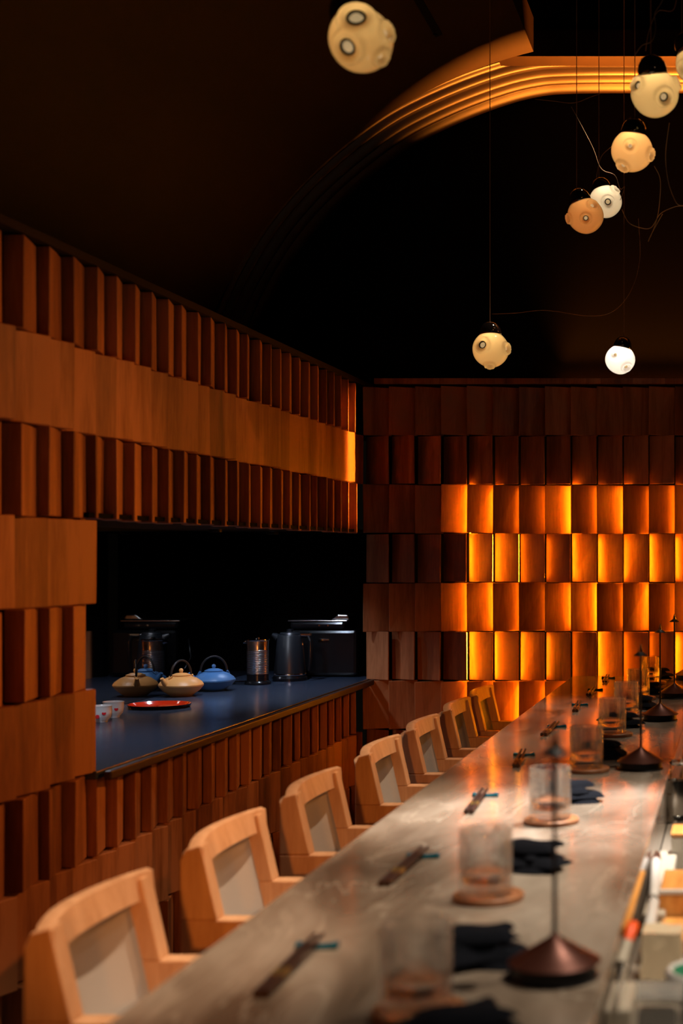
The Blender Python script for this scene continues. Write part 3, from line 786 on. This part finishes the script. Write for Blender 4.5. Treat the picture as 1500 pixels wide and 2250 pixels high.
# marbled box and wooden boxes
p = kp(1474, 1915)
t = thing('marbled_box', 'grey-white marbled box with a wooden lid at the right edge', 'box', (p.x+.075, p.y+.05, KZ))
MB().box((0, 0, .035), (.15, .10, .070)).build('box_body', M['stonebox'], t, bev=.004)
MB().box((0, 0, .0735), (.152, .102, .007)).build('lid', M['board'], t, bev=.002)
p = kp(1447, 2040)
t = thing('wooden_box', 'orange wooden board box with a pale rim at the right edge', 'box', (p.x+.10, p.y+.09, KZ))
MB().box((0, 0, .030), (.20, .20, .060)).build('box_body', M['board'], t, bev=.003)
MB().box((0, -.096, .064), (.202, .010, .008)).build('rim', M['whiteplas'], t, bev=.002)
# front wooden tray
t = thing('wooden_tray', 'orange wooden tray in front of the pale-rimmed box', 'tray', (p.x+.10, p.y-.09, KZ))
MB().box((0, 0, .012), (.19, .14, .024)).build('tray_board', M['board'], t, bev=.003)
# white tube pair
for k, (pa, pb) in enumerate((((1441, 1890), (1437, 1972)), ((1437, 1980), (1424, 2050)))):
    a = kp(*pa, KZ+.05); b = kp(*pb, KZ+.05); c = (a+b)/2
    o = MB().tube([a-c, (a-c)*.9, (b-c)*.9, b-c], [.006, .009, .009, .006], 16).build('knife_handle', M['whiteplas'], None, smooth=50, loc=c)
    o.location = (0, 0, 0); t = thing('kitchen_knife', ('knife with white handle lying behind the bar edge, the farther one', 'knife with white handle lying behind the bar edge, the nearer one')[k], 'knife', c, 0, 'white-handled knives'); o.parent = t
    d_ = (a-b).normalized(); MB().prism([(-.010, 0), (.010, 0), (.004, .07), (-.006, .09)], -.001, .001, 'z', Matrix(((1,0,0,(a-c).x),(0,1,0,(a-c).y),(0,0,1,(a-c).z),(0,0,0,1)))).build('blade', M['steel'], t)
# rack carrying the handles
a = kp(1432, 1960, KZ)
t = thing('knife_rack', 'pale rack under the white knife handles behind the bar edge', 'rack', (a.x+.021, a.y-.05, KZ))
MB().box((0, 0, .018), (.038, .52, .036)).build('rack_body', M['bone'], t, bev=.004)
# wooden stick along the bar edge
a = on_plane(1411, 1917, BAR+.006); b = on_plane(1370, 2045, BAR+.006); c = (a+b)/2
o = MB().tube([a-c, b-c], [.0045, .006], 10).build('wooden_pick', M['board'], None, smooth=50, loc=c); tag(o, 'thin light wooden stick lying along the kitchen edge of the bar', 'stick')
# red handled spatula
a = P(1391, 2030, 2.05); b = P(1378, 2072, 2.02); e = P(1363, 2120, 1.98)
t = thing('spatula', 'spatula with orange-red tip and cream handle leaning at the bar edge', 'spatula', a)
MB().tube([(0, 0, .004), Vector((0,0,0)), (b-a)*.45, (b-a)], [.003, .0085, .0090, .0055], 14).build('silicone_head', M['redsil'], t, smooth=60)
MB().tube([(b-a)*.98, (e-a)], [.0070, .0085], 14).build('handle', M['bone'], t, smooth=60)
MB().tube([(e-a)*.99, (e-a)+Vector((-.004, -.02, -.06))], [.004, .004], 10).build('shaft', M['blacksteel'], t, smooth=60)
# holder of the spatula
t = thing('utensil_holder', 'pale upright utensil holder at the lower right corner of the bar', 'holder', (-.148, 1.86, KZ))
MB().box((0, 0, .04), (.032, .12, .08)).build('holder_body', M['bone'], t, bev=.004)
MB().box((-.0, 0, .086), (.004, .13, .035)).build('clear_guard', M['acrylic'], t, bev=.001)
# wrapped block
p = kp(1447, 2155)
t = thing('wrapped_block', 'beige block wrapped in shiny clear film on the kitchen side', 'block', (p.x+.004, p.y+.03, KZ))
m = MB(); m.box((0, 0, .036), (.062, .06, .070))
bmesh.ops.subdivide_edges(m.bm, edges=m.bm.edges, cuts=5, use_grid_fill=True)
for v in m.bm.verts: v.co += Vector((random.uniform(-1, 1), random.uniform(-1, 1), random.uniform(-.5, .5)))*.0022; v.co.x *= 1-.9*(v.co.z-.036)*1.2
m.build('wrapped_body', M['wrap'], t, smooth=60)
# white bowl with green
p = kp(1548, 2232)
t = thing('white_bowl', 'thick white round bowl lined with green at the right edge', 'bowl', (p.x-.004, p.y-.005, KZ))
MB().lathe([(0, .030), (.040, .030), (.050, .045), (.052, .062), (.047, .068), (.041, .066), (.036, .058), (0, .056)], 48).build('bowl_body', M['whiteplas'], t, smooth=50)
MB().lathe([(0, .0565), (.037, .0590), (.041, .0655), (0, .0620)], 40).build('green_lining', M['greenrice'], t, smooth=50)
MB().lathe([(0, 0), (.034, 0), (.036, .030), (0, .0305)], 32).build('foot', M['blackplastic'], t, smooth=40)
# clear container with dark contents
p = kp(1432, 2290)
t = thing('clear_container', 'clear square container with dark contents at the bottom right corner', 'container', (p.x+.0, p.y+.02, KZ))
m = MB(); m.box((0, 0, .03), (.080, .07, .058)); m.build('container_body', M['acrylic'], t, bev=.004)
MB().box((.006, -.005, .028), (.050, .03, .030)).build('dark_contents', M['blackplastic'], t, bev=.006)
MB().box((0, 0, .062), (.084, .074, .004)).build('lid', M['acrylic'], t, bev=.002)
